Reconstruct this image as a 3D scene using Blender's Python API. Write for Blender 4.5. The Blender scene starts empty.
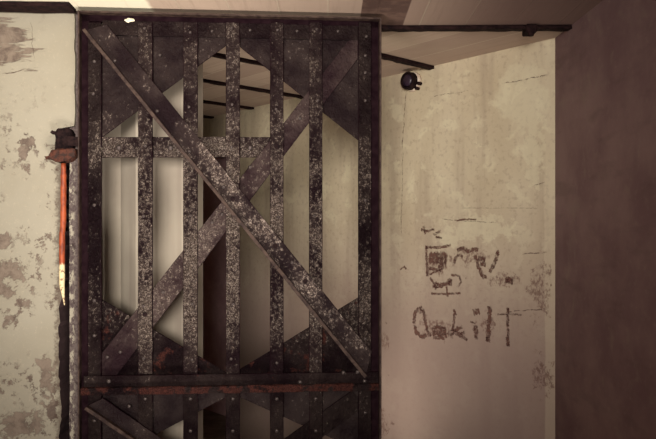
import bpy, bmesh, math, random
from mathutils import Vector, Matrix
random.seed(7)
S = bpy.context.scene
COL = S.collection
F, CX, HY, EYE = 700.0, 328.0, 235.0, 1.4      # focal length (px), principal column, horizon row, eye height
CEIL = EYE + 0.85

# ------------------------------------------------------------------ nodes
class N:
    def __init__(s, name):
        s.m = bpy.data.materials.new(name); s.m.use_nodes = True
        s.t = s.m.node_tree; s.t.nodes.clear()
        s.out = s.t.nodes.new('ShaderNodeOutputMaterial')
        s.obj = s.t.nodes.new('ShaderNodeTexCoord').outputs['Object']
    def lk(s, a, sock):
        if isinstance(a, bpy.types.NodeSocket): s.t.links.new(a, sock)
        elif a is not None:
            if isinstance(a, (tuple, list)) and len(a) == 3 and sock.type == 'RGBA': a = (*a, 1)
            sock.default_value = a
    def math(s, op, a, b=None, clamp=False):
        n = s.t.nodes.new('ShaderNodeMath'); n.operation = op; n.use_clamp = clamp
        s.lk(a, n.inputs[0]); s.lk(b, n.inputs[1]); return n.outputs[0]
    def vec(s, op, a, b=None):
        n = s.t.nodes.new('ShaderNodeVectorMath'); n.operation = op
        s.lk(a, n.inputs[0]); s.lk(b, n.inputs[1])
        return n.outputs['Value'] if op == 'LENGTH' else n.outputs[0]
    def sc(s, v): return s.vec('MULTIPLY', s.obj, v)
    def noise(s, scale, detail=4, vec=None, rough=.55, dist=0):
        n = s.t.nodes.new('ShaderNodeTexNoise'); n.inputs['Scale'].default_value = scale
        n.inputs['Detail'].default_value = detail; n.inputs['Roughness'].default_value = rough
        n.inputs['Distortion'].default_value = dist
        s.lk(vec if vec is not None else s.obj, n.inputs['Vector']); return n.outputs['Fac']
    def voro(s, scale, vec=None, feature='F1'):
        n = s.t.nodes.new('ShaderNodeTexVoronoi'); n.feature = feature; n.inputs['Scale'].default_value = scale
        s.lk(vec if vec is not None else s.obj, n.inputs['Vector']); return n.outputs['Distance']
    def step(s, v, lo, hi, a=0.0, b=1.0):
        n = s.t.nodes.new('ShaderNodeMapRange'); n.interpolation_type = 'SMOOTHSTEP'
        s.lk(v, n.inputs['Value']); n.inputs['From Min'].default_value = lo; n.inputs['From Max'].default_value = hi
        n.inputs['To Min'].default_value = a; n.inputs['To Max'].default_value = b; return n.outputs[0]
    def mix(s, f, a, b):
        n = s.t.nodes.new('ShaderNodeMix'); n.data_type = 'RGBA'
        s.lk(f, n.inputs[0]); s.lk(a, n.inputs[6]); s.lk(b, n.inputs[7]); return n.outputs[2]
    def xyz(s, v=None):
        n = s.t.nodes.new('ShaderNodeSeparateXYZ'); s.lk(v if v is not None else s.obj, n.inputs[0]); return n.outputs
    def brick(s, vec, w, h, mortar, c1=(0,0,0), c2=(1,1,1)):
        n = s.t.nodes.new('ShaderNodeTexBrick'); s.lk(vec, n.inputs['Vector'])
        n.inputs['Scale'].default_value = 1; n.inputs['Brick Width'].default_value = w; n.inputs['Row Height'].default_value = h
        n.inputs['Mortar Size'].default_value = mortar; n.inputs['Mortar Smooth'].default_value = .3
        n.inputs['Color1'].default_value = (*c1,1); n.inputs['Color2'].default_value = (*c2,1); n.inputs['Mortar'].default_value = (.5,.5,.5,1)
        return n.outputs['Color'], n.outputs['Fac']
    def blob(s, cx, cz, rx, rz, warp, k=.9, soft=.12):
        """a ragged patch centred at local (cx, cz)"""
        v = s.vec('SUBTRACT', s.obj, (cx, 0, cz)); v = s.vec('MULTIPLY', v, (1/rx, 0, 1/rz))
        d = s.vec('LENGTH', v)
        e = s.math('ADD', s.math('SUBTRACT', 1.0, d), s.math('MULTIPLY', s.math('SUBTRACT', warp, .5), k*5))
        return s.step(e, 0, soft*3)
    def line(s, x0, z0, x1, z1, width, warp, amp):
        """a wandering crack from (x0,z0) to (x1,z1)"""
        L = math.hypot(x1-x0, z1-z0); dx, dz = (x1-x0)/L, (z1-z0)/L
        v = s.vec('SUBTRACT', s.obj, (x0, 0, z0)); o = s.xyz(v)
        a = s.math('ADD', s.math('MULTIPLY', o[0], dx), s.math('MULTIPLY', o[2], dz))
        b = s.math('ADD', s.math('MULTIPLY', o[0], -dz), s.math('MULTIPLY', o[2], dx))
        b = s.math('ABSOLUTE', s.math('ADD', b, s.math('MULTIPLY', s.math('SUBTRACT', warp, .5), amp)))
        return s.math('MULTIPLY', s.step(b, width*.4, width, 1, 0), s.math('MULTIPLY', s.step(a, 0, .03), s.step(a, L-.03, L, 1, 0)))
    def mx(s, *a):
        r = a[0]
        for b in a[1:]: r = s.math('MAXIMUM', r, b)
        return r
    def bump(s, h, strength=.5, dist=.01):
        n = s.t.nodes.new('ShaderNodeBump'); n.inputs['Strength'].default_value = strength; n.inputs['Distance'].default_value = dist
        s.lk(h, n.inputs['Height']); return n.outputs[0]
    def done(s, color, rough=.8, metal=0.0, normal=None, spec=.3, alpha=None):
        p = s.t.nodes.new('ShaderNodeBsdfPrincipled')
        s.lk(color, p.inputs['Base Color']); s.lk(rough, p.inputs['Roughness']); s.lk(metal, p.inputs['Metallic'])
        s.lk(spec, p.inputs['Specular IOR Level']); s.lk(alpha, p.inputs['Alpha'])
        if normal is not None: s.lk(normal, p.inputs['Normal'])
        s.t.links.new(p.outputs[0], s.out.inputs['Surface']); return s.m

# ------------------------------------------------------------------ mesh helpers
def obj(name, bm, m, parent=None, loc=(0,0,0), rz=0, smooth=False):
    bmesh.ops.recalc_face_normals(bm, faces=bm.faces)
    me = bpy.data.meshes.new(name); bm.to_mesh(me); bm.free()
    if smooth:
        for p in me.polygons: p.use_smooth = True
    o = bpy.data.objects.new(name, me); COL.objects.link(o)
    if m: me.materials.append(m)
    o.location = loc; o.rotation_euler = (0, 0, rz)
    if parent: o.parent = parent
    return o
def tag(o, label, cat, group=None):
    o['label'] = label; o['category'] = cat
    if group: o['group'] = group
    return o
def struct(o): o['kind'] = 'structure'; return o
def thing(name, label, cat, loc=(0,0,0), rz=0, group=None):
    o = bpy.data.objects.new(name, None); COL.objects.link(o); o.empty_display_size = .1
    o.location = loc; o.rotation_euler = (0,0,rz); return tag(o, label, cat, group)
def prism(poly, y0, y1, bm=None, bev=0.0):
    """polygon in (x, z) extruded from y0 to y1"""
    b = bmesh.new()
    f = [b.verts.new((x, y0, z)) for x, z in poly]; k = [b.verts.new((x, y1, z)) for x, z in poly]
    b.faces.new(f); b.faces.new(k[::-1])
    n = len(poly)
    for i in range(n): b.faces.new((f[i], k[i], k[(i+1) % n], f[(i+1) % n]))
    bmesh.ops.recalc_face_normals(b, faces=b.faces)
    if bev: bmesh.ops.bevel(b, geom=list(b.edges), offset=bev, segments=1, affect='EDGES')
    return merge(b, bm)
def merge(b, bm):
    if bm is None: return b
    me = bpy.data.meshes.new('tmp'); b.to_mesh(me); b.free(); bm.from_mesh(me); bpy.data.meshes.remove(me); return bm
def plan(poly, z0, z1, bm=None):
    """polygon in (x, y) extruded from z0 to z1"""
    b = bmesh.new()
    f = [b.verts.new((x, y, z0)) for x, y in poly]; k = [b.verts.new((x, y, z1)) for x, y in poly]
    b.faces.new(f); b.faces.new(k[::-1]); n = len(poly)
    for i in range(n): b.faces.new((f[i], k[i], k[(i+1) % n], f[(i+1) % n]))
    return merge(b, bm)
def box(x0, x1, y0, y1, z0, z1, bm=None, bev=0.0): return prism([(x0,z0),(x1,z0),(x1,z1),(x0,z1)], y0, y1, bm, bev)
def lathe(prof, seg=24, bm=None, mat=None):
    """profile of (radius, height) about the z axis"""
    b = bmesh.new(); rings = []
    for r, z in prof:
        rings.append([b.verts.new((r*math.cos(2*math.pi*i/seg), r*math.sin(2*math.pi*i/seg), z)) for i in range(seg)] if r > 1e-6 else [b.verts.new((0,0,z))])
    for a, c in zip(rings, rings[1:]):
        for i in range(seg):
            j = (i+1) % seg
            v = ([a[i], a[j]] if len(a) > 1 else [a[0]]) + ([c[j], c[i]] if len(c) > 1 else [c[0]])
            if len(v) > 2: b.faces.new(v)
    for r in (rings[0], rings[-1]):
        if len(r) > 1: b.faces.new(r)
    if mat: b.transform(mat)
    return merge(b, bm)
def roughen(bm, cut, amp, seed, keep=None):
    """cut long edges and shake the vertices so rusted or crumbled edges are uneven"""
    for _ in range(8):
        e = [e for e in bm.edges if e.calc_length() > cut]
        if not e: break
        bmesh.ops.subdivide_edges(bm, edges=e, cuts=1, use_grid_fill=True)
    R = random.Random(seed)
    for v in bm.verts:
        if keep and not keep(v.co): continue
        v.co += Vector((R.uniform(-1,1), R.uniform(-1,1), R.uniform(-1,1))) * amp
    return bm

# ------------------------------------------------------------------ layout
def at(px, py, d): return Vector(((px-CX)/F*d, d, EYE+(HY-py)/F*d))
PIER_Y = 2.64
def pierxz(px, py, y=PIER_Y): p = at(px, py, y); return p.x, p.z
WO = Vector((0.98, 3.02, 0)); WD = Vector((-.668, .744, 0)).normalized()   # long wall: corner and direction
WANG = math.atan2(WD.y, WD.x)
def long_t(px):                      # distance along the long wall seen in column px
    r = (px-CX)/F; return (WO.x - r*WO.y) / (r*WD.y - WD.x)
def lw(px, py):                      # (distance along wall, height) of a point of the long wall
    t = long_t(px); d = WO.y + WD.y*t; return t, EYE+(HY-py)/F*d

# ------------------------------------------------------------------ materials
def m_plaster_long():
    n = N('cream_plaster'); o = n.obj
    big = n.noise(2.2, 5); fine = n.noise(38, 5, rough=.65); mid = n.noise(9, 5, dist=.4)
    streak = n.noise(1, 4, n.sc((9, 9, .8)))
    c = n.mix(n.step(big, .3, .7), (.56,.475,.335), (.66,.58,.43))
    c = n.mix(n.math('MULTIPLY', n.step(streak, .48, .68), .55), c, (.41,.33,.25))
    c = n.mix(n.math('MULTIPLY', n.step(mid, .54, .64), .5), c, (.74,.68,.49))
    c = n.mix(n.math('MULTIPLY', n.step(fine, .50, .68), .42), c, (.33,.25,.19))
    sp = n.noise(1, 5, n.sc((30, 30, 60)), .7); vs = n.noise(1, 5, n.sc((55, 55, 6)), .65)
    zz = n.xyz()[2]
    wornz = n.math('MULTIPLY', n.step(zz, 1.35, 1.62, 1, .12), n.step(n.noise(3.5, 4), .38, .6))
    c = n.mix(n.math('MULTIPLY', n.math('MULTIPLY', n.step(sp, .56, .68), wornz), .55), c, (.19,.115,.09))
    c = n.mix(n.math('MULTIPLY', n.math('MULTIPLY', n.step(vs, .55, .70), wornz), .35), c, (.66,.57,.44))
    # light falloff painted in as a darker lower half, then red brown smears
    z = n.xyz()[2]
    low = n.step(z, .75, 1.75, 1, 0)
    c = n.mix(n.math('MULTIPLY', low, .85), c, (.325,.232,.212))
    W = n.noise(16, 6, rough=.7); W2 = n.noise(5, 5, rough=.6)
    def b(px, py, rx, rz, k=.9, w=W):
        t, h = lw(px, py); return n.blob(t, h, rx, rz, w, k)
    cs = n.step(n.math('ADD', n.xyz()[0], n.math('MULTIPLY', n.math('SUBTRACT', W2, .5), .03)), .045, .052, 1, 0)
    c = n.mix(n.math('MULTIPLY', cs, .3), c, (.70,.62,.46))
    pale = n.mx(b(520,100,.13,.16,.8,W2), b(475,228,.22,.07), b(533,150,.06,.2), b(450,240,.1,.05))
    c = n.mix(n.math('MULTIPLY', pale, .42), c, (.74,.69,.50))
    red = n.mx(b(540,290,.05,.12,1.1), b(384,343,.05,.05), b(505,280,.09,.03,1.2), b(545,375,.05,.09,1.1), b(440,262,.09,.06,1.2), b(435,328,.10,.045,1.2), b(472,256,.10,.04,1.2), b(490,325,.06,.04,1.2), b(380,420,.07,.06,1.2))
    c = n.mix(n.math('MULTIPLY', n.math('MULTIPLY', red, n.step(n.noise(1, 5, n.sc((70, 70, 45)), .7), .42, .58)), .75), c, (.16,.085,.07))
    sw = n.noise(24, 5, rough=.7)
    def ln(p, q, w, amp=.03): 
        a, d = lw(*p); e, f = lw(*q); return n.line(a, d, e, f, w, sw, amp)
    cr = n.mx(ln((406,90),(402,150),.0035), ln((403,150),(401,236),.0022), ln((500,84),(548,75),.003), ln((430,97),(470,90),.0018), ln((440,219),(500,223),.002,.02), ln((520,254),(548,252),.0035,.02), ln((460,208),(540,208),.0012,.01), ln((505,312),(548,309),.003,.02), ln((533,186),(548,181),.003,.02))
    spots = n.math('MULTIPLY', n.step(n.voro(7), .05, .03), n.step(n.noise(3,2), .48, .56))
    dk = n.math('MULTIPLY', n.mx(cr, spots), n.step(n.noise(60, 3), .38, .55))
    c = n.mix(n.math('MULTIPLY', dk, .8), c, (.10,.06,.05))
    h = n.math('ADD', n.math('MULTIPLY', fine, .25), n.math('ADD', n.math('MULTIPLY', mid, .5), n.math('MULTIPLY', dk, -1.0)))
    return n.done(c, .85, 0, n.bump(h, .4, .008), .15)
def m_pier():
    n = N('peeling_cream_paint')
    W = n.noise(30, 7, rough=.72); W2 = n.noise(17, 7, rough=.75, dist=.5); H = n.noise(1, 6, n.sc((7, 7, 42)), .65)
    big = n.noise(3, 4); fine = n.noise(90, 4, rough=.7)
    c = n.mix(n.step(big, .3, .7), (.27,.245,.192), (.31,.287,.232))
    c = n.mix(n.math('MULTIPLY', n.step(fine, .55, .75), .25), c, (.5,.43,.32))
    def b(px, py, rx, rz, k=.9, w=W):
        x, z = pierxz(px, py); return n.blob(x, z, rx, rz, w, k)
    bare = n.mx(b(6,48,.10,.065,1.0,H), b(2,32,.05,.05,1.0,H), b(28,142,.045,.018,1.3), b(25,155,.022,.065,1.2), b(2,240,.05,.035,1.2,W2), b(8,272,.055,.045,1.2,W2), b(3,290,.06,.03,1.1,W2), b(45,378,.03,.08,1.3,W2),
                b(22,425,.09,.045,1.3,W2), b(8,318,.03,.03,1.2), b(22,305,.03,.03,1.3,W), b(52,408,.02,.06,1.3))
    flecks = n.math('MULTIPLY', n.step(W, .545, .60), n.step(n.noise(5, 3), .44, .58))
    z = n.xyz()[2]
    flecks = n.math('MULTIPLY', flecks, n.step(z, 1.72, 1.95, 1, .15))
    x0, z0 = pierxz(62, 200)
    edge = n.math('MULTIPLY', n.step(n.math('ADD', n.xyz()[0], n.math('MULTIPLY', n.math('SUBTRACT', W, .5), .12)), x0-.035, x0-.005), n.step(z, 1.70, 1.78, 1, 0))
    sw = n.noise(20, 4)
    def ln(p, q, w, amp=.03):
        a, d = pierxz(*p); e, f = pierxz(*q); return n.line(a, d, e, f, w, sw, amp)
    cr = n.mx(ln((0,74),(28,70),.0022), ln((46,158),(60,166),.006,.01), ln((30,20),(34,60),.0012))
    bc = n.mix(n.step(W2, .35, .65), (.075,.048,.041), (.20,.155,.125))
    c = n.mix(n.math('MULTIPLY', n.mx(bare, flecks), .88), c, bc)
    c = n.mix(n.math('MULTIPLY', n.mx(cr, n.math('MULTIPLY', edge, .85)), .85), c, (.07,.045,.035))
    h = n.math('ADD', n.math('MULTIPLY', n.mx(bare, flecks, edge), -.7), n.math('MULTIPLY', fine, .15))
    return n.done(c, .8, 0, n.bump(h, .5, .006), .2)
def m_right():
    n = N('bare_mauve_concrete')
    a = n.noise(2.5, 6, rough=.6); f = n.noise(40, 6, rough=.7); st = n.noise(1, 5, n.sc((3, 3, 11)), .6); m = n.noise(8, 6, rough=.68, dist=.6)
    c = n.mix(n.step(a, .3, .7), (.185,.108,.113), (.28,.184,.176))
    c = n.mix(n.math('MULTIPLY', n.step(m, .52, .70), .5), c, (.27,.20,.17))
    c = n.mix(n.math('MULTIPLY', n.step(st, .5, .7), .3), c, (.10,.062,.056))
    c = n.mix(n.math('MULTIPLY', n.step(f, .55, .72), .3), c, (.30,.23,.19))
    return n.done(c, .8, 0, n.bump(n.math('ADD', n.math('MULTIPLY', m, .6), n.math('MULTIPLY', f, .3)), .35, .008), .2)
def m_inner():
    n = N('smooth_cream_paint')
    a = n.noise(3, 4); st = n.noise(1, 4, n.sc((12, 12, .5)), .5); f = n.noise(30, 5)
    c = n.mix(n.step(a, .3, .7), (.32,.278,.23), (.40,.353,.29))  # shade behind the gate put into the base colour
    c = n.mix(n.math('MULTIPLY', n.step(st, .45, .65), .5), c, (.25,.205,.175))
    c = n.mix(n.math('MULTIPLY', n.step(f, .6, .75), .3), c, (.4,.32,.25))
    return n.done(c, .8, 0, n.bump(f, .15, .005), .2)
def m_ceiling(front):
    n = N('board_marked_concrete')
    v = n.obj
    if front:
        r = n.t.nodes.new('ShaderNodeVectorRotate'); r.inputs['Angle'].default_value = math.pi/2; n.lk(v, r.inputs['Vector']); v = r.outputs[0]
    col, fac = n.brick(v, 3.1, .185, .004)
    g = n.noise(1, 5, n.vec('MULTIPLY', v, (2.5, 45, 45)), .6); a = n.noise(3, 5)
    s = n.xyz(col)[0]
    c = n.mix(s, (.36,.265,.215), (.485,.375,.30))
    c = n.mix(n.math('MULTIPLY', n.step(g, .5, .7), .35), c, (.30,.22,.175))
    c = n.mix(n.math('MULTIPLY', n.step(a, .5, .7), .3), c, (.52,.44,.33))
    c = n.mix(n.math('MULTIPLY', fac, .35), c, (.60,.52,.40))
    if front:
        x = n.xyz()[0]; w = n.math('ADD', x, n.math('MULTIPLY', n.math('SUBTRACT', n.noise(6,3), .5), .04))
        c = n.mix(n.step(w, -.67, -.65, 1, 0), c, (.84,.78,.62))        # cream paint to the left
        d = n.math('MULTIPLY', n.step(x, .124, .128), n.step(x, .30, .306, 1, 0))
        c = n.mix(d, c, n.mix(n.step(n.noise(14,4),.4,.6), (.10,.06,.05), (.16,.10,.08)))   # one dark board
        c = n.mix(n.step(w, .1, .8, 0, .88), c, (.15,.088,.082))  # falloff of the light painted in, darker towards the right
    h = n.math('ADD', n.math('MULTIPLY', fac, .6), n.math('ADD', n.math('MULTIPLY', g, .3), n.math('MULTIPLY', s, .5)))
    return n.done(c, .85, 0, n.bump(h, .5, .012), .15)
def m_gate(rust=0.0, name='blistered_black_paint', bare=.5, blister=1.0, tone=1.0):
    """thick black paint, blistered, flaked to grey metal in specks, denser mid-height as a painted light hotspot, rust in patches"""
    n = N(name)
    v = n.vec('MULTIPLY', n.obj, (1, 1, .8))
    b1 = n.noise(60, 3, v, .55, .2); b2 = n.noise(78, 5, v, .72, .3); f = n.noise(300, 2, v, .6); a = n.noise(5, 4, rough=.6)
    z = n.xyz()[2]
    hotspot = n.math('MULTIPLY', n.step(z, .80, 1.18), n.step(z, 1.45, 2.05, 1, .15))  # light's hotspot on the gate painted as denser bright specks
    lv = n.math('ADD', n.math('MULTIPLY', b2, .6), n.math('ADD', n.math('MULTIPLY', a, .4), n.math('MULTIPLY', n.math('SUBTRACT', hotspot, .5), .09)))
    chip = n.step(lv, .52-.09*(bare-.5), .66-.09*(bare-.5))
    c = n.mix(n.step(a, .35, .65), tuple(tone*q for q in (.0085,.0042,.0056)), tuple(tone*q for q in (.027,.0185,.0178)))
    c = n.mix(chip, c, n.mix(n.step(f, .42, .68), (.075,.052,.046), (.48,.40,.35)))
    rm = n.step(n.math('ADD', n.noise(15, 6, rough=.7), rust), .66, .73)
    c = n.mix(n.math('MULTIPLY', rm, .85), c, n.mix(n.step(f, .35, .65), (.028,.010,.009), (.085,.028,.022)))
    rough = n.math('ADD', n.step(b2, .35, .7, .42, .27), n.math('MULTIPLY', rm, .4))
    h = n.math('ADD', n.math('MULTIPLY', b1, 1.2), n.math('ADD', n.math('MULTIPLY', b2, .9), n.math('MULTIPLY', f, .15)))
    return n.done(c, rough, n.math('MULTIPLY', chip, .75), n.bump(h, 1.0*blister, .020), .06)
def m_flat(name, c1, c2, scale, rough=.7, bump=.4, metal=0.0, spec=.3):
    n = N(name); a = n.noise(scale, 6, rough=.68); f = n.noise(scale*5, 4)
    c = n.mix(n.step(a, .36, .64), c1, c2)
    return n.done(c, rough, metal, n.bump(n.math('ADD', a, n.math('MULTIPLY', f, .4)), bump, .005), spec)
def m_jamb():
    n = N('grey_jamb_with_white_flecks')
    v = n.sc((1,1,.55)); W = n.noise(55, 6, v, .7); f = n.noise(120, 4)
    c = n.mix(n.step(f, .4, .6), (.07,.05,.05), (.115,.09,.085))
    x0 = at(72, 200, PIER_Y).x
    left = n.step(n.xyz()[0], x0-.006, x0+.012, 1, 0)
    fl = n.math('MULTIPLY', n.step(W, .50, .56), left)
    c = n.mix(fl, c, (.33,.30,.24))
    dk = n.step(n.noise(38, 5, v, .7), .58, .64)
    c = n.mix(n.math('MULTIPLY', dk, .9), c, (.035,.022,.022))
    return n.done(c, .75, 0, n.bump(W, .5, .006), .25)
def m_rod():
    n = N('orange_red_lead_paint'); z = n.xyz()[2]
    f = n.noise(45, 5, n.sc((1,1,.4)), .65)
    c = n.mix(n.step(f, .40, .62), (.36,.072,.022), (.17,.032,.014))
    zz = at(63, 264, PIER_Y).z
    k = n.step(n.math('ADD', z, n.math('MULTIPLY', n.math('SUBTRACT', f, .5), .06)), zz-.006, zz+.006, 1, 0)
    pc = n.mix(n.step(n.noise(70,5), .56, .62), (.72,.60,.36), (.25,.15,.09))
    c = n.mix(k, c, pc)
    return n.done(c, .55, 0, n.bump(f, .4, .004), .4)
def m_paintmark():
    n = N('smeared_dark_red_paint')
    a = n.noise(55, 6, rough=.72); b = n.noise(14, 4)
    c = n.mix(n.step(b, .4, .6), (.10,.042,.036), (.165,.083,.066))
    al = n.math('MULTIPLY', n.step(n.math('ADD', n.math('MULTIPLY', a, .7), n.math('MULTIPLY', b, .3)), .365, .575), .88)
    return n.done(c, .8, 0, None, .2, al)

M_LONG, M_PIER, M_RIGHT, M_INNER = m_plaster_long(), m_pier(), m_right(), m_inner()
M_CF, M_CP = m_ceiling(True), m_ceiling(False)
M_BAR = m_gate(-.05, 'blistered_black_paint', .4); M_SHINY = m_gate(-.03, 'flaking_silvery_paint', 1.05, 1.0, 1.4); M_GUS = m_gate(-.2, 'scratched_black_plate', .40, .45)
M_RIVET = m_flat('worn_rivet_steel', (.03,.022,.022), (.12,.095,.09), 2, .4, .3, .5)
M_GUSR = m_gate(.115, 'rust_spotted_black_plate', .5); M_BRACE = m_gate(-.1, 'worn_black_brace_paint', .5, .45, 1.15); M_THIN = m_gate(-.1, 'dull_brace_paint', .35, .8, 2.2)
M_RAIL = m_gate(.03, 'black_rail_paint', .4, .8); M_LEDGE = m_gate(.21, 'rusted_ledge', .3)
M_FRAME = m_flat('frame_paint_and_edge_shade', (.006,.0012,.003), (.013,.005,.0075), 30, .75, .4, spec=.05)  # also carries the painted gap shade on the plate edges
M_RIM = m_flat('rusty_frame_rim', (.020,.010,.009), (.060,.037,.029), 40, .65, .4, spec=.2)
M_BEAM = m_flat('rusted_dark_steel', (.007,.003,.004), (.022,.010,.010), 40, .8, .6, spec=.08)
M_HINGE = m_flat('black_hinge_iron', (.006,.003,.004), (.020,.010,.010), 45, .75, .7, spec=.08)
M_HRUST = m_flat('rusty_hinge_iron', (.022,.009,.007), (.085,.024,.013), 60, .7, .7)
M_FLOOR = m_flat('dusty_concrete_floor', (.16,.12,.10), (.28,.22,.18), 6, .9, .3)
M_DARK = m_flat('concrete_and_groove_shade', (.045,.024,.028), (.075,.044,.046), 6, .9, .3)
M_NICHE = m_flat('brown_plaster', (.55,.33,.36), (.70,.46,.48), 6, .9, .3)
M_JAMB, M_ROD, M_MARK = m_jamb(), m_rod(), m_paintmark()
M_PORC = m_flat('chipped_white_porcelain', (.72,.62,.52), (.5,.38,.3), 60, .4, .2)
M_LENS = m_flat('dark_purple_glass', (.018,.010,.022), (.035,.020,.034), 60, .35, .2, spec=.5)
M_CHIP = m_flat('cream_paint_chip', (.8,.75,.6), (.7,.62,.45), 90, .7, .3)

# ------------------------------------------------------------------ the room
struct(obj('floor', plan([(-2.3,-2.2),(1.6,-2.2),(1.6,9),(-5.5,9),(-5.5,2.9),(-2.3,2.9)], -.12, 0), M_FLOOR))
B1Y = 2.885
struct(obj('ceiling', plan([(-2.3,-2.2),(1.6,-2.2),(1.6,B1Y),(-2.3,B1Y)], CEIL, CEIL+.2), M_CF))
R = Matrix.Rotation(-WANG, 3, 'Z')
pl = [(R @ (Vector((x, y, 0)) - WO)) for x, y in [(-2.3,B1Y),(1.6,B1Y),(1.6,3.4),(-2.6,8.2),(-5.5,8.2),(-5.5,5)]]
struct(obj('ceiling_passage', plan([(p.x, p.y) for p in pl], CEIL, CEIL+.2), M_CP, None, WO, WANG))
# right wall, slightly opening towards the camera
struct(obj('wall_right', plan([(WO.x,WO.y),(1.045,1.0),(1.16,-2.2),(1.4,-2.2),(1.3,3.3),(1.05,3.2)], 0, CEIL), M_RIGHT))
# long wall (local x along it, local -y behind it) with a doorway
ta, tb, zt = long_t(233), long_t(233)+.85, 1.985
b = prism([(0,0),(ta,0),(ta,zt),(tb,zt),(tb,0),(6.2,0),(6.2,CEIL),(0,CEIL)], -.16, 0)
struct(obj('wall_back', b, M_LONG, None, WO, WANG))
b = box(ta-.02, tb+.02, -.36, -.28, 0, 2.1); box(ta-.12, ta-.02, -.36, -.16, 0, 2.1, b); box(tb+.02, tb+.12, -.36, -.16, 0, 2.1, b); box(ta-.12, tb+.12, -.36, -.16, 2.1, 2.2, b)
struct(obj('wall_niche', b, M_NICHE, None, WO, WANG))
# inner wall behind the gate with a chamfered corner, and the passage wall running away from it
IY = 2.94
ix = (197.2-CX)/F*IY; jx = (203-CX)/F*(IY+.03)
pn = Vector((jx, IY+.03, 0))
far = pn + WD*5.0; nb = Vector((WD.y, -WD.x, 0))*-.25
struct(obj('wall_inner', plan([(-2.3,IY),(ix,IY),(jx,IY+.03),(jx-.05,IY+.25),(-2.3,IY+.25)], 0, CEIL), M_INNER))
p0 = pn + WD*.02
struct(obj('wall_passage', plan([(p0.x,p0.y),(far.x,far.y),(far.x+nb.x,far.y+nb.y),(p0.x+nb.x-.05,p0.y+nb.y+.02)], 0, CEIL), M_INNER))
e0 = WO + WD*6.1
struct(obj('wall_end', plan([(e0.x,e0.y),(e0.x-1.3,e0.y-1.17),(e0.x-1.4,e0.y-1.0),(e0.x-.1,e0.y+.15)], 0, CEIL), M_DARK))
struct(obj('wall_left', box(-2.3, -2.15, -2.2, PIER_Y, 0, CEIL), M_INNER))

# pier beside the gate: crumbled right edge, hinge groove cut into it from the hinge down
def pier_edge():
    pts = []; Rn = random.Random(3)
    y = 439+190
    while y > 132:
        base = 59.5 if y > 300 else 61.5
        pts.append(pierxz(base + Rn.uniform(-1.3, 1.3) + (1.2 if y > 300 else 0)*math.sin(y*.05), y)); y -= Rn.uniform(3, 8)
    pts += [pierxz(59, 131), pierxz(62, 128), pierxz(74, 126)]
    y = 120
    while y > 12:
        pts.append(pierxz(74.6 + Rn.uniform(-.6, .6), y)); y -= Rn.uniform(4, 9)
    return pts
pe = [(x, max(z, 0)) for x, z in pier_edge()]
poly = [(-2.15, 0), (pe[0][0], 0)] + [p for p in pe if p[1] > .001] + [(pe[-1][0], CEIL), (-2.15, CEIL)]
pier = struct(obj('wall_pier', prism(poly, PIER_Y, IY-.01), M_PIER))
pier.data.materials.append(M_DARK)                      # recess shade of the hinge slot painted as a dark material
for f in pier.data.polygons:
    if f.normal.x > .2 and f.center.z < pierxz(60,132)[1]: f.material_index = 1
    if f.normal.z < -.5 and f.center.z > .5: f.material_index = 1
xg, xj0, xj1 = at(74.6,0,PIER_Y).x, at(69.5,0,PIER_Y+.015).x, at(78.8,0,PIER_Y+.015).x
bj = box(xj0, xj1, PIER_Y+.015, IY-.02, 0, CEIL); roughen(bj, .09, .0016, 5, lambda c: c.z > .02 and c.z < CEIL-.01)
struct(obj('trim_jamb', bj, M_JAMB))
struct(obj('trim_groove', box(at(56,0,PIER_Y).x, xj0-.0005, PIER_Y+.13, IY-.03, 0, at(0,128,PIER_Y).z), M_DARK))  # back of the groove, its shade painted in with the dark material

# ------------------------------------------------------------------ ceiling beams
def beam(name, label, p, d, length, w, drop, seed, clip=None):
    """rolled steel flange half sunk into the ceiling, from p along d"""
    ang = math.atan2(d.y, d.x)
    bm = bmesh.new()
    L = length; prof = [(-w/2, -drop), (w/2, -drop), (w/2, -drop*.35), (w*.42, -.0003), (-w*.42, -.0003), (-w/2, -drop*.35)]
    k = [bm.verts.new((0, y, z)) for y, z in prof]; e = [bm.verts.new((L, y, z)) for y, z in prof]
    bm.faces.new(k); bm.faces.new(e[::-1])
    for i in range(6): bm.faces.new((k[i], e[i], e[(i+1)%6], k[(i+1)%6]))
    roughen(bm, .05, .0020, seed, lambda c: c.z < -.002)
    t = thing(name, label, 'girder', (p.x, p.y, CEIL), ang, 'steel girders under the ceiling')
    obj('flange', bm, M_BEAM, t)
    return t
VD = Vector((.753, .659, 0)).normalized()
beam_top = beam('steel_girder', 'long dark steel ceiling beam running level from behind the gate top to the right wall', Vector((-.86, B1Y-.02, 0)), Vector((1.0,-.01,0)), 1.845, .042, .016, 1)
c = box(-.022,.022,-.034,.034,-.034,-.001, None, .004)
c.transform(Matrix.Translation((at(527,26,B1Y).x+.86, 0, 0))); lathe([(0,-.046),(.011,-.046),(.013,-.030),(.013,-.002)], 10, c, Matrix.Translation((at(527,26,B1Y).x+.86, -.02, 0)))
obj('clamp', c, M_BEAM, beam_top)
labs = ['rusty ceiling beam right of the gate, ending just above the round wall fitting',
        'uppermost of the dark ceiling beams seen through the peaked gap at the gate top',
        'long ceiling beam whose tip shows at the right corner of the gap in the gate',
        'ceiling beam ending in mid gap between the third and fourth gate slats',
        'shortest and farthest ceiling beam, just above the gate crossbar']
for k, (tt, lab) in enumerate(zip((.682, 1.183, 1.696, 2.216, 2.705), labs)):
    e = WO + WD*tt; L = (.86, 1.12, 1.11, 1.11, 1.11)[k]
    beam('steel_girder', lab, e - VD*L, VD, L-.003, .036, .014 if k else .017, 20+k)
pa = at(-10, 6, 2.56); 
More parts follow.
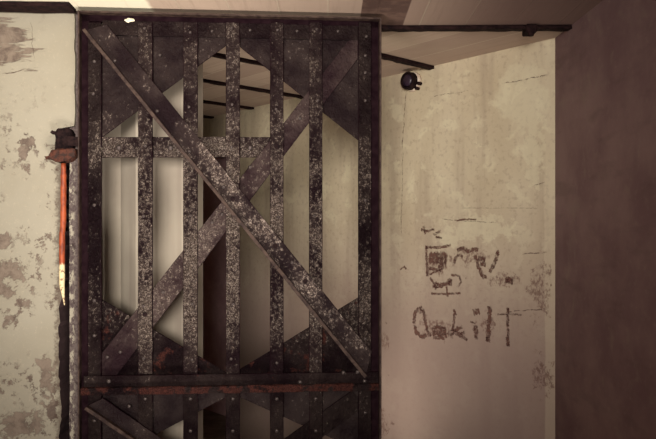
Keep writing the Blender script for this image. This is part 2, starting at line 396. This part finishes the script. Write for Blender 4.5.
beam('steel_girder', 'dark rusty beam lying along the top of the cream pier at upper left', Vector((-2.147, 2.54, 0)), Vector((1.04, .043, 0)), 1.202, .085, .016, 40)

# ------------------------------------------------------------------ the gate
GA = Vector(((80-CX)/F*2.63, 2.63, 0)); GB = Vector(((380.3-CX)/F*2.715, 2.715, 0))
GU = (GB-GA).normalized(); GANG = math.atan2(GU.y, GU.x); GW = (GB-GA).length
def g(px, py):                       # gate-plane coordinates (distance from hinge side, height)
    r = (px-CX)/F; u = (r*GA.y - GA.x)/(GU.x - r*GU.y); d = GA.y + GU.y*u
    return u, EYE+(HY-py)/F*d
gate = thing('iron_gate', 'tall black iron gate with riveted slats, peaked gaps and a long diagonal brace', 'gate', (GA.x, GA.y, 0), GANG)
ZT = g(80, 13)[1]; ZB = .045
def U(px): return g(px, HY)[0]
def part(name, bm, m, parent=None):
    o = obj(name, bm, m, parent or gate)
    if name in ('slat', 'stile', 'thin_brace', 'angle_brace', 'gusset_plate', 'crossbar', 'middle_rail'):   # shade of the gaps between plates painted onto the narrow edges
        o.data.materials.append(M_FRAME)
        for f in o.data.polygons:
            if f.normal.y > -.85: f.material_index = 1
    return o
FT = .011
# angle-iron frame: web at the back, thin rim standing forward
fr = box(0, U(89.5), .0, .022, ZB, ZT); box(U(370.5), GW, .0, .022, ZB, ZT, fr)
box(0, GW, 0, .022, g(200,24)[1]+.001, ZT, fr); box(0, GW, 0, .022, ZB, ZB+.05, fr)
frame = part('frame', fr, M_FRAME)
rm = box(0, .006, -.032, .003, ZB, ZT, None, .001); box(GW-.0075, GW, -.032, .003, ZB, ZT, rm, .001)
box(.0062, GW-.0077, -.032, .003, ZT-.0065, ZT, rm, .001); box(.0062, GW-.0077, -.032, .003, ZB, ZB+.006, rm, .001)
part('frame_rim', rm, M_RIM, frame)
chip = lathe([(0,.002),(.6,.0016),(1,0)], 14); chip.transform(Matrix.Diagonal((.020, .0085, 1, 1))); chip.transform(Matrix.Rotation(math.pi/2, 4, 'X'))
roughen(chip, .9, .0012, 2); u0, z0 = g(129.5, 20.5); chip.transform(Matrix.Translation((u0, -.0005, z0)))
part('paint_chip', chip, M_CHIP, frame)['label'] = 'small cream paint chip'

def strip(x0, x1, y0, y1, d0, d1, m, name, dx=(0,0)):
    """plate between columns x0..x1 and rows y0..y1 of the photo, laid out on the gate plane"""
    u0, u1 = U(x0), U(x1); za = g((x0+x1)/2, y0)[1]; zb = g((x0+x1)/2, y1)[1] if y1 < 580 else ZB+.02
    return part(name, roughen(box(u0, u1, d0, d1, zb, za, None, .0018), .06, .0007, int(x0*7)), m)
RAIL_T, RAIL_B = 373, 390
BOT = 600
riv_mesh = None
def rivet(px, py, parent, d, r=.0075, m=None, name='rivet'):
    global riv_mesh
    u, z = g(px, py)
    if riv_mesh is None:
        b = lathe([(0,.55),(.45,.48),(.8,.28),(1,0)], 10, None, Matrix.Rotation(math.pi/2, 4, 'X'))
        o = obj('rivet', b, M_RIVET, parent, smooth=True); riv_mesh = o.data
    else:
        o = bpy.data.objects.new(name, riv_mesh); COL.objects.link(o); o.parent = parent
    o.location = (u, d, z); o.scale = (r, r, r)
    return o
def hole_disc(px, py, parent, d, r=.009):
    u, z = g(px, py)
    b = lathe([(.55,.35),(1,.3),(1,0)], 12, None, Matrix.Rotation(math.pi/2, 4, 'X'))
    b.transform(Matrix.Scale(r, 4)); b.transform(Matrix.Translation((u, d, z)))
    o = obj('bolt_hole_stand_in', b, M_HINGE, parent); return o
st_l = strip(88.5, 102, 23, BOT, -FT, 0, M_BAR, 'stile')
st_r = strip(358, 371, 23, BOT, -FT, 0, M_BAR, 'stile')
tr = part('top_rail', roughen(box(U(102)+.001, U(358)-.001, -.001, .012, g(230,37.5)[1], g(230,23)[1], None, .0012), .08, .0005, 3), M_RAIL)
slats_px = [(138.5,153), (183.5,198), (226,240), (270,283.5), (309,322.3)]
up = []; lo = []
for i, (a, c) in enumerate(slats_px):
    up.append(strip(a, c, 23, RAIL_T+1, -FT, 0, M_SHINY, 'slat'))
    lo.append(strip(a, c, RAIL_B-1, BOT, -FT, 0, M_BAR, 'slat'))
# corner plates behind the slats
def plate(pts, name, m=M_GUS, d=(.0125,.0185), seed=1):
    q = [g(*p) for p in pts]
    return part(name, roughen(prism(q, d[0], d[1], None, .001), .07, .0007, seed), m)
plate([(100,30),(234,30),(234,38.5),(100,138)], 'gusset_plate', seed=11)
plate([(232,30),(360,30),(360,141),(232,40)], 'gusset_plate', seed=12)
plate([(100,299),(226,373),(226,378),(100,378)], 'gusset_plate', M_GUSR, seed=13)
plate([(360,297),(360,378),(236,378),(236,372)], 'gusset_plate', M_GUSR, seed=14)
plate([(100,386),(233,386),(233,394),(100,465)], 'gusset_plate', seed=15)
plate([(232,386),(360,386),(360,452),(232,394.5)], 'gusset_plate', seed=16)
plate([(100,515),(226,584),(226,588),(100,588)], 'gusset_plate', seed=17)
plate([(360,513),(360,582),(236,582),(236,578)], 'gusset_plate', seed=18)
# crossbar behind the slats, from the hinge stile to the fourth slat
cb = plate([(100,136.5),(276,136.5),(276,157),(100,157)], 'crossbar', M_SHINY, (.0125,.0205), 21)
# thin brace (behind the slats) and heavy angle brace (in front)
thin = plate([(102,353),(356,31),(358,36),(358,58.5),(116,376),(100,376)], 'thin_brace', M_THIN, (.003,.012), 22)
def lerp(p, q, f): return (p[0]+(q[0]-p[0])*f, p[1]+(q[1]-p[1])*f)
def angle_brace(ua, ub, la, lb, seed):
    """flat leg between an upper and a lower edge line, with a leg standing forward on its lower edge"""
    q = [g(*p) for p in (ua, ub, lb, la)]
    b = prism(q, -.0185, -.0115, None, .0012)
    n0, n1 = g(*la), g(*lb); dx, dz = n1[0]-n0[0], n1[1]-n0[1]; L = math.hypot(dx, dz); nx, nz = dz/L, -dx/L
    if nz > 0: nx, nz = -nx, -nz
    w = .013
    o = part('angle_brace', roughen(b, .07, .0006, seed), M_BRACE)
    b = prism([n0, n1, (n1[0]+nx*w, n1[1]+nz*w), (n0[0]+nx*w, n0[1]+nz*w)], -.040, -.0115, None, .0012)
    part('brace_flange', roughen(b, .07, .0008, seed+5), M_RIM, o); return o
br = angle_brace((108,26), (371,351), (87.5,31), (366,374), 31)
br2 = angle_brace((104,397), (360,574), (89,404), (345,578), 32)
thin2 = plate([(352,391),(358,398),(358,412),(120,584),(102,584),(102,570)], 'thin_brace', M_BAR, (.003,.012), 23)
# middle rail with a rusted ledge
rail = part('middle_rail', roughen(box(U(85), U(378), -.020, -.0115, g(230,RAIL_B)[1], g(230,RAIL_T)[1], None, .0015), .06, .0008, 41), M_RAIL)
zr = g(230,RAIL_B)[1]
part('ledge', roughen(box(U(83), GW-.009, -.038, -.0205, zr-.004, zr+.024, None, .003), .05, .0014, 42), M_LEDGE, rail)['label'] = 'rusty red ledge'
# rivets, and dark discs added in place of open bolt holes
for p in [(95,62),(94,94),(95,300),(95,335),(95,205),(95,420)]: rivet(*p, st_l, -FT)
for p in [(366,37),(365,73),(365,101),(365,56),(365,200),(365,318),(365,338),(365,412)]: rivet(*p, st_r, -FT)
for i, (a, c) in enumerate(slats_px):
    m = (a+c)/2
    for y in (31, 103+6*(i%2), 147 if i < 3 else 250, 216, 306, 360): rivet(m+random.uniform(-2,2), y+random.uniform(-3,3), up[i], -FT, .0065)
    rivet(m, 398, lo[i], -FT); rivet(m, 430, lo[i], -FT)
hole_disc(145.5,314, up[0], -FT); hole_disc(277,147, up[3], -FT, .011)
for p in [(116,62),(158,112),(190,152),(224,187),(292,262),(330,314),(350,342)]: rivet(*p, br, -.0185, .0075)
for p in [(233,199),(305,281),(275,246)]: hole_disc(*p, br, -.0185, .0095)
for p in [(107,357),(120,352),(163,292),(222,214),(250,167),(300,118),(212,222)]: rivet(*p, thin, .003, .007)
for p in [(250,147),(170,147),(118,147)]: rivet(*p, cb, .0125, .011)
for p in [(130,405),(112,424)]: rivet(*p, br2, -.0185, .0075)
for p in [(160,55),(212,31),(250,30),(297,31),(338,31)]: rivet(*p, tr, -.001, .0065)
for p in [(343,371.5),(357,371),(364,380),(110,380),(300,381)]: rivet(*p, rail, -.020, .009)

# ------------------------------------------------------------------ hinge and rod in the groove
hp = at(65, 145, PIER_Y)
hinge = thing('hinge_bracket', 'black rusty iron hinge block in the broken plaster between pier and gate', 'hinge', (hp.x, PIER_Y, hp.z))
def hl(px, py): p = at(px, py, PIER_Y); return p.x-hp.x, p.z-hp.z
b = prism([hl(57,154),hl(57,133),hl(59,129),hl(71,129),hl(74,133),hl(74,154)], -.022, .10, None, .004); roughen(b, .02, .0016, 51); obj('block', b, M_HINGE, hinge)
b = prism([hl(51,157),hl(54,151.5),hl(60,150),hl(78,149),hl(78.6,156),hl(72,161),hl(60,163),hl(53,160.5)], -.036, .04, None, .004); roughen(b, .02, .0016, 52); obj('collar', b, M_HRUST, hinge)
b = prism([hl(70,137),hl(80.5,138),hl(80.5,147),hl(70,147)], -.03, -.0235, None, .0015); roughen(b, .02, .001, 53); obj('strap', b, M_HINGE, hinge)
for k, (pts, y) in enumerate([([hl(47.5,157.5),hl(50,157),hl(56,156),hl(56,160),hl(49,160)], -.03), ([hl(52,133),hl(54,131),hl(58,132),hl(58,134.5),hl(54,135)], -.02)]):
    b = prism(pts, y, y+.012, None, .001); roughen(b, .012, .0012, 70+k); obj('spike', b, M_HRUST if k == 0 else M_HINGE, hinge)
q0, q1 = at(63.6, 163.5, PIER_Y-.012), at(62.9, 305, PIER_Y-.008)
b = bmesh.new(); rings = []; Rr = random.Random(9)
NS = 34
for i in range(NS+1):
    f = i/NS; p = q0.lerp(q1, f)
    r = .0108 + Rr.uniform(-.0007,.0007)
    if f < .06: r *= .9
    if .42 < f < .5: p.x -= .004*(f-.42)/.08
    elif f >= .5: p.x -= .004
    if f > .86: r *= max(.18, 1-(f-.86)/.15); p.x += .010*(f-.86)/.14
    rings.append([b.verts.new((p.x-hp.x+r*math.cos(k*math.pi/5), p.y-PIER_Y+r*math.sin(k*math.pi/5), p.z)) for k in range(10)])
for a, c2 in zip(rings, rings[1:]):
    for k in range(10): b.faces.new((a[k], a[(k+1)%10], c2[(k+1)%10], c2[k]))
b.faces.new(rings[0]); b.faces.new(rings[-1][::-1])
tag(obj('hinge_rod', b, M_ROD, None, (hp.x, PIER_Y, 0), 0, True), 'orange painted rod with bare pale tip, hanging below the black hinge block', 'rod')

# ------------------------------------------------------------------ round fitting on the long wall
t0, h0 = lw(414, 82)
lp = WO + WD*t0
fit = thing('wall_fitting', 'small round dark fitting with chipped white rim under the beam end', 'fitting', (lp.x, lp.y, h0), WANG)
FX = Matrix.Rotation(-math.pi/2, 4, 'X')                # lathe axis along local +y (out of the wall)
b = lathe([(.050,-.002),(.050,.012),(.046,.020),(.040,.022),(0,.022)], 24, None, FX); roughen(b, .02, .0012, 61); obj('base', b, M_PORC, fit, smooth=True)
b = lathe([(.040,.020),(.0455,.024),(.0455,.052),(.042,.058),(.037,.058),(.034,.050),(0,.050)], 28, None, FX); obj('housing', b, M_HINGE, fit)
b = lathe([(.033,.049),(.028,.056),(.015,.061),(0,.062)], 24, None, FX); obj('lens', b, M_LENS, fit, smooth=True)
for a in (-.9, -.35):
    b = lathe([(.009,.0),(.009,.022),(.006,.026),(0,.026)], 10, None, FX); b.transform(Matrix.Translation((.050*math.cos(a)*-1, 0, .050*math.sin(a)))); obj('screw', b, M_HINGE, fit)

# ------------------------------------------------------------------ writing on the long wall
def letter(parent, lines, wk=1.6):
    bm = bmesh.new(); Rs = random.Random(len(lines)*7+int(lines[0][0][0][0]))
    for k, (pts, w) in enumerate(lines):
        P = [lw(400+x/3.136, 210+y/3.136) for x, y in pts]; q = []
        for a, c in zip(P, P[1:]):
            n = max(2, int(math.hypot(c[0]-a[0], c[1]-a[1])/.005))
            q += [(a[0]+(c[0]-a[0])*i/n, a[1]+(c[1]-a[1])*i/n) for i in range(n)]
        q.append(P[-1]); ww = wk*w/3.136/F*3.3; L = []; Q = []
        for i, p in enumerate(q):
            a, c = q[max(0,i-1)], q[min(len(q)-1,i+1)]; dx, dz = c[0]-a[0], c[1]-a[1]; l = math.hypot(dx, dz) or 1
            nx, nz = -dz/l, dx/l; e = ww*.5; wa, wb = e*Rs.uniform(.5,1.3), e*Rs.uniform(.5,1.3)
            L.append((p[0]+nx*wa, p[1]+nz*wa)); Q.append((p[0]-nx*wb, p[1]-nz*wb))
        y0 = .0010 + .0003*k
        vf = [[bm.verts.new((s_[i][0], y0, s_[i][1])) for s_ in (L, Q)] for i in range(len(q))]
        vb = [[bm.verts.new((s_[i][0], .0004, s_[i][1])) for s_ in (L, Q)] for i in range(len(q))]
        for i in range(len(q)-1):
            bm.faces.new((vf[i][0], vf[i+1][0], vf[i+1][1], vf[i][1]))
            for k2 in (0, 1): bm.faces.new((vf[i][k2], vb[i][k2], vb[i+1][k2], vf[i+1][k2]))
    return obj('letter', bm, M_MARK, parent)
def word(label, letters, smears):
    t = thing('painted_word', label, 'writing', WO, WANG, 'painted words on the cream wall')
    for l in letters: letter(t, l)
    for q in smears:
        o = letter(t, q, 1.9); o.name = 'smear'
word('smeared dark red painted word on cream wall, upper and more worn of two', [
    [([(82,112),(84,160),(86,208)],7), ([(80,116),(120,118),(160,111)],6), ([(92,145),(145,143)],16), ([(90,160),(145,160)],13), ([(92,182),(130,190)],7), ([(146,140),(142,172),(120,178)],8), ([(88,205),(120,190),(140,182)],4)],
    [([(170,168),(174,150),(184,143),(198,146)],6), ([(180,128),(196,118),(214,130),(232,122),(246,126)],8)],
    [([(236,142),(248,182),(262,212),(272,208)],8), ([(245,150),(268,158)],10), ([(252,168),(270,172)],8), ([(282,196),(294,172),(308,135)],8), ([(302,132),(310,138)],10)]],
    [[([(95,212),(108,232),(112,250)],5), ([(102,238),(130,236),(160,226)],9), ([(112,225),(118,245)],6), ([(150,224),(160,222),(156,236)],8)], [([(160,204),(186,206),(192,226),(180,242)],4)], [([(98,262),(140,264),(190,260)],4), ([(146,240),(150,272)],4)],
     [([(332,216),(354,216)],9), ([(330,222),(355,224)],9)], [([(66,62),(86,66),(108,60)],5), ([(74,50),(80,76)],5)], [([(106,78),(128,66)],5)], [([(112,84),(132,88)],4)], [([(178,34),(196,29),(240,30)],3)], [([(0,186),(14,178),(20,186)],4)]])
word('lower painted word on cream wall, tall capital O then smeared letters and two uprights', [
    [([(64,306),(48,320),(44,350),(52,385),(70,400),(84,392)],9), ([(64,304),(76,318),(78,345),(86,380),(98,396)],8), ([(56,320),(72,318)],8)],
    [([(100,372),(118,366),(140,372)],9), ([(102,386),(145,386)],12), ([(104,400),(140,402)],7), ([(140,368),(146,402)],6)],
    [([(172,316),(168,360),(162,402)],7), ([(168,312),(178,330)],4), ([(150,392),(172,376),(196,368)],9), ([(168,380),(190,392),(212,408)],9), ([(190,390),(204,384)],7)],
    [([(238,362),(240,406)],10), ([(228,376),(238,370)],5)],
    [([(281,302),(280,350),(276,414)],10), ([(270,404),(282,402)],7)],
    [([(338,306),(338,360),(341,428)],6), ([(334,316),(342,320)],11), ([(336,398),(340,426)],7)]],
    [[([(306,328),(352,326),(382,330)],3)], [([(220,350),(236,356)],3)], [([(230,322),(250,317)],10)]])

# ------------------------------------------------------------------ light and camera
def area(name, loc, tgt, sx, sy, e, col, spread=180):
    l = bpy.data.lights.new(name, 'AREA'); l.shape = 'RECTANGLE'; l.size = sx; l.size_y = sy; l.energy = e; l.color = col; l.spread = math.radians(spread)
    o = bpy.data.objects.new(name, l); COL.objects.link(o); o.location = loc
    o.rotation_euler = (Vector(tgt)-Vector(loc)).to_track_quat('-Z', 'Y').to_euler(); return o
area('doorway_daylight', (-.35, -1.7, 1.62), (-.55, 2.8, 1.90), 1.1, .8, 37, (1, .92, .81), 56)
area('added_floor_fill', (-.42, 1.75, .06), (-.78, 2.5, 2.2), .8, .4, 14, (1, .90, .78), 76)  # unseen fill light added near the floor to brighten the ceiling
area('added_passage_fill', (-.05, 3.5, .03), (.1, 3.8, 2.2), .7, .4, 5, (1, .90, .75), 100)  # unseen fill light added to lift the passage ceiling and upper wall
w = bpy.data.worlds.new('dim_air'); S.world = w; w.use_nodes = True
w.node_tree.nodes['Background'].inputs[0].default_value = (.30, .13, .21, 1); w.node_tree.nodes['Background'].inputs[1].default_value = 1.0
cam = bpy.data.cameras.new('camera'); co = bpy.data.objects.new('camera', cam); COL.objects.link(co); S.camera = co
co.location = (0, 0, EYE); co.rotation_euler = (math.pi/2, 0, 0)
cam.sensor_width = 36; cam.lens = F*36/656; cam.shift_y = (HY-219.5)/656; cam.clip_start = .05
S.view_settings.view_transform = 'Standard'; S.view_settings.look = 'None'; S.view_settings.gamma = 1; S.view_settings.exposure = -.28
S.view_settings.use_curve_mapping = False
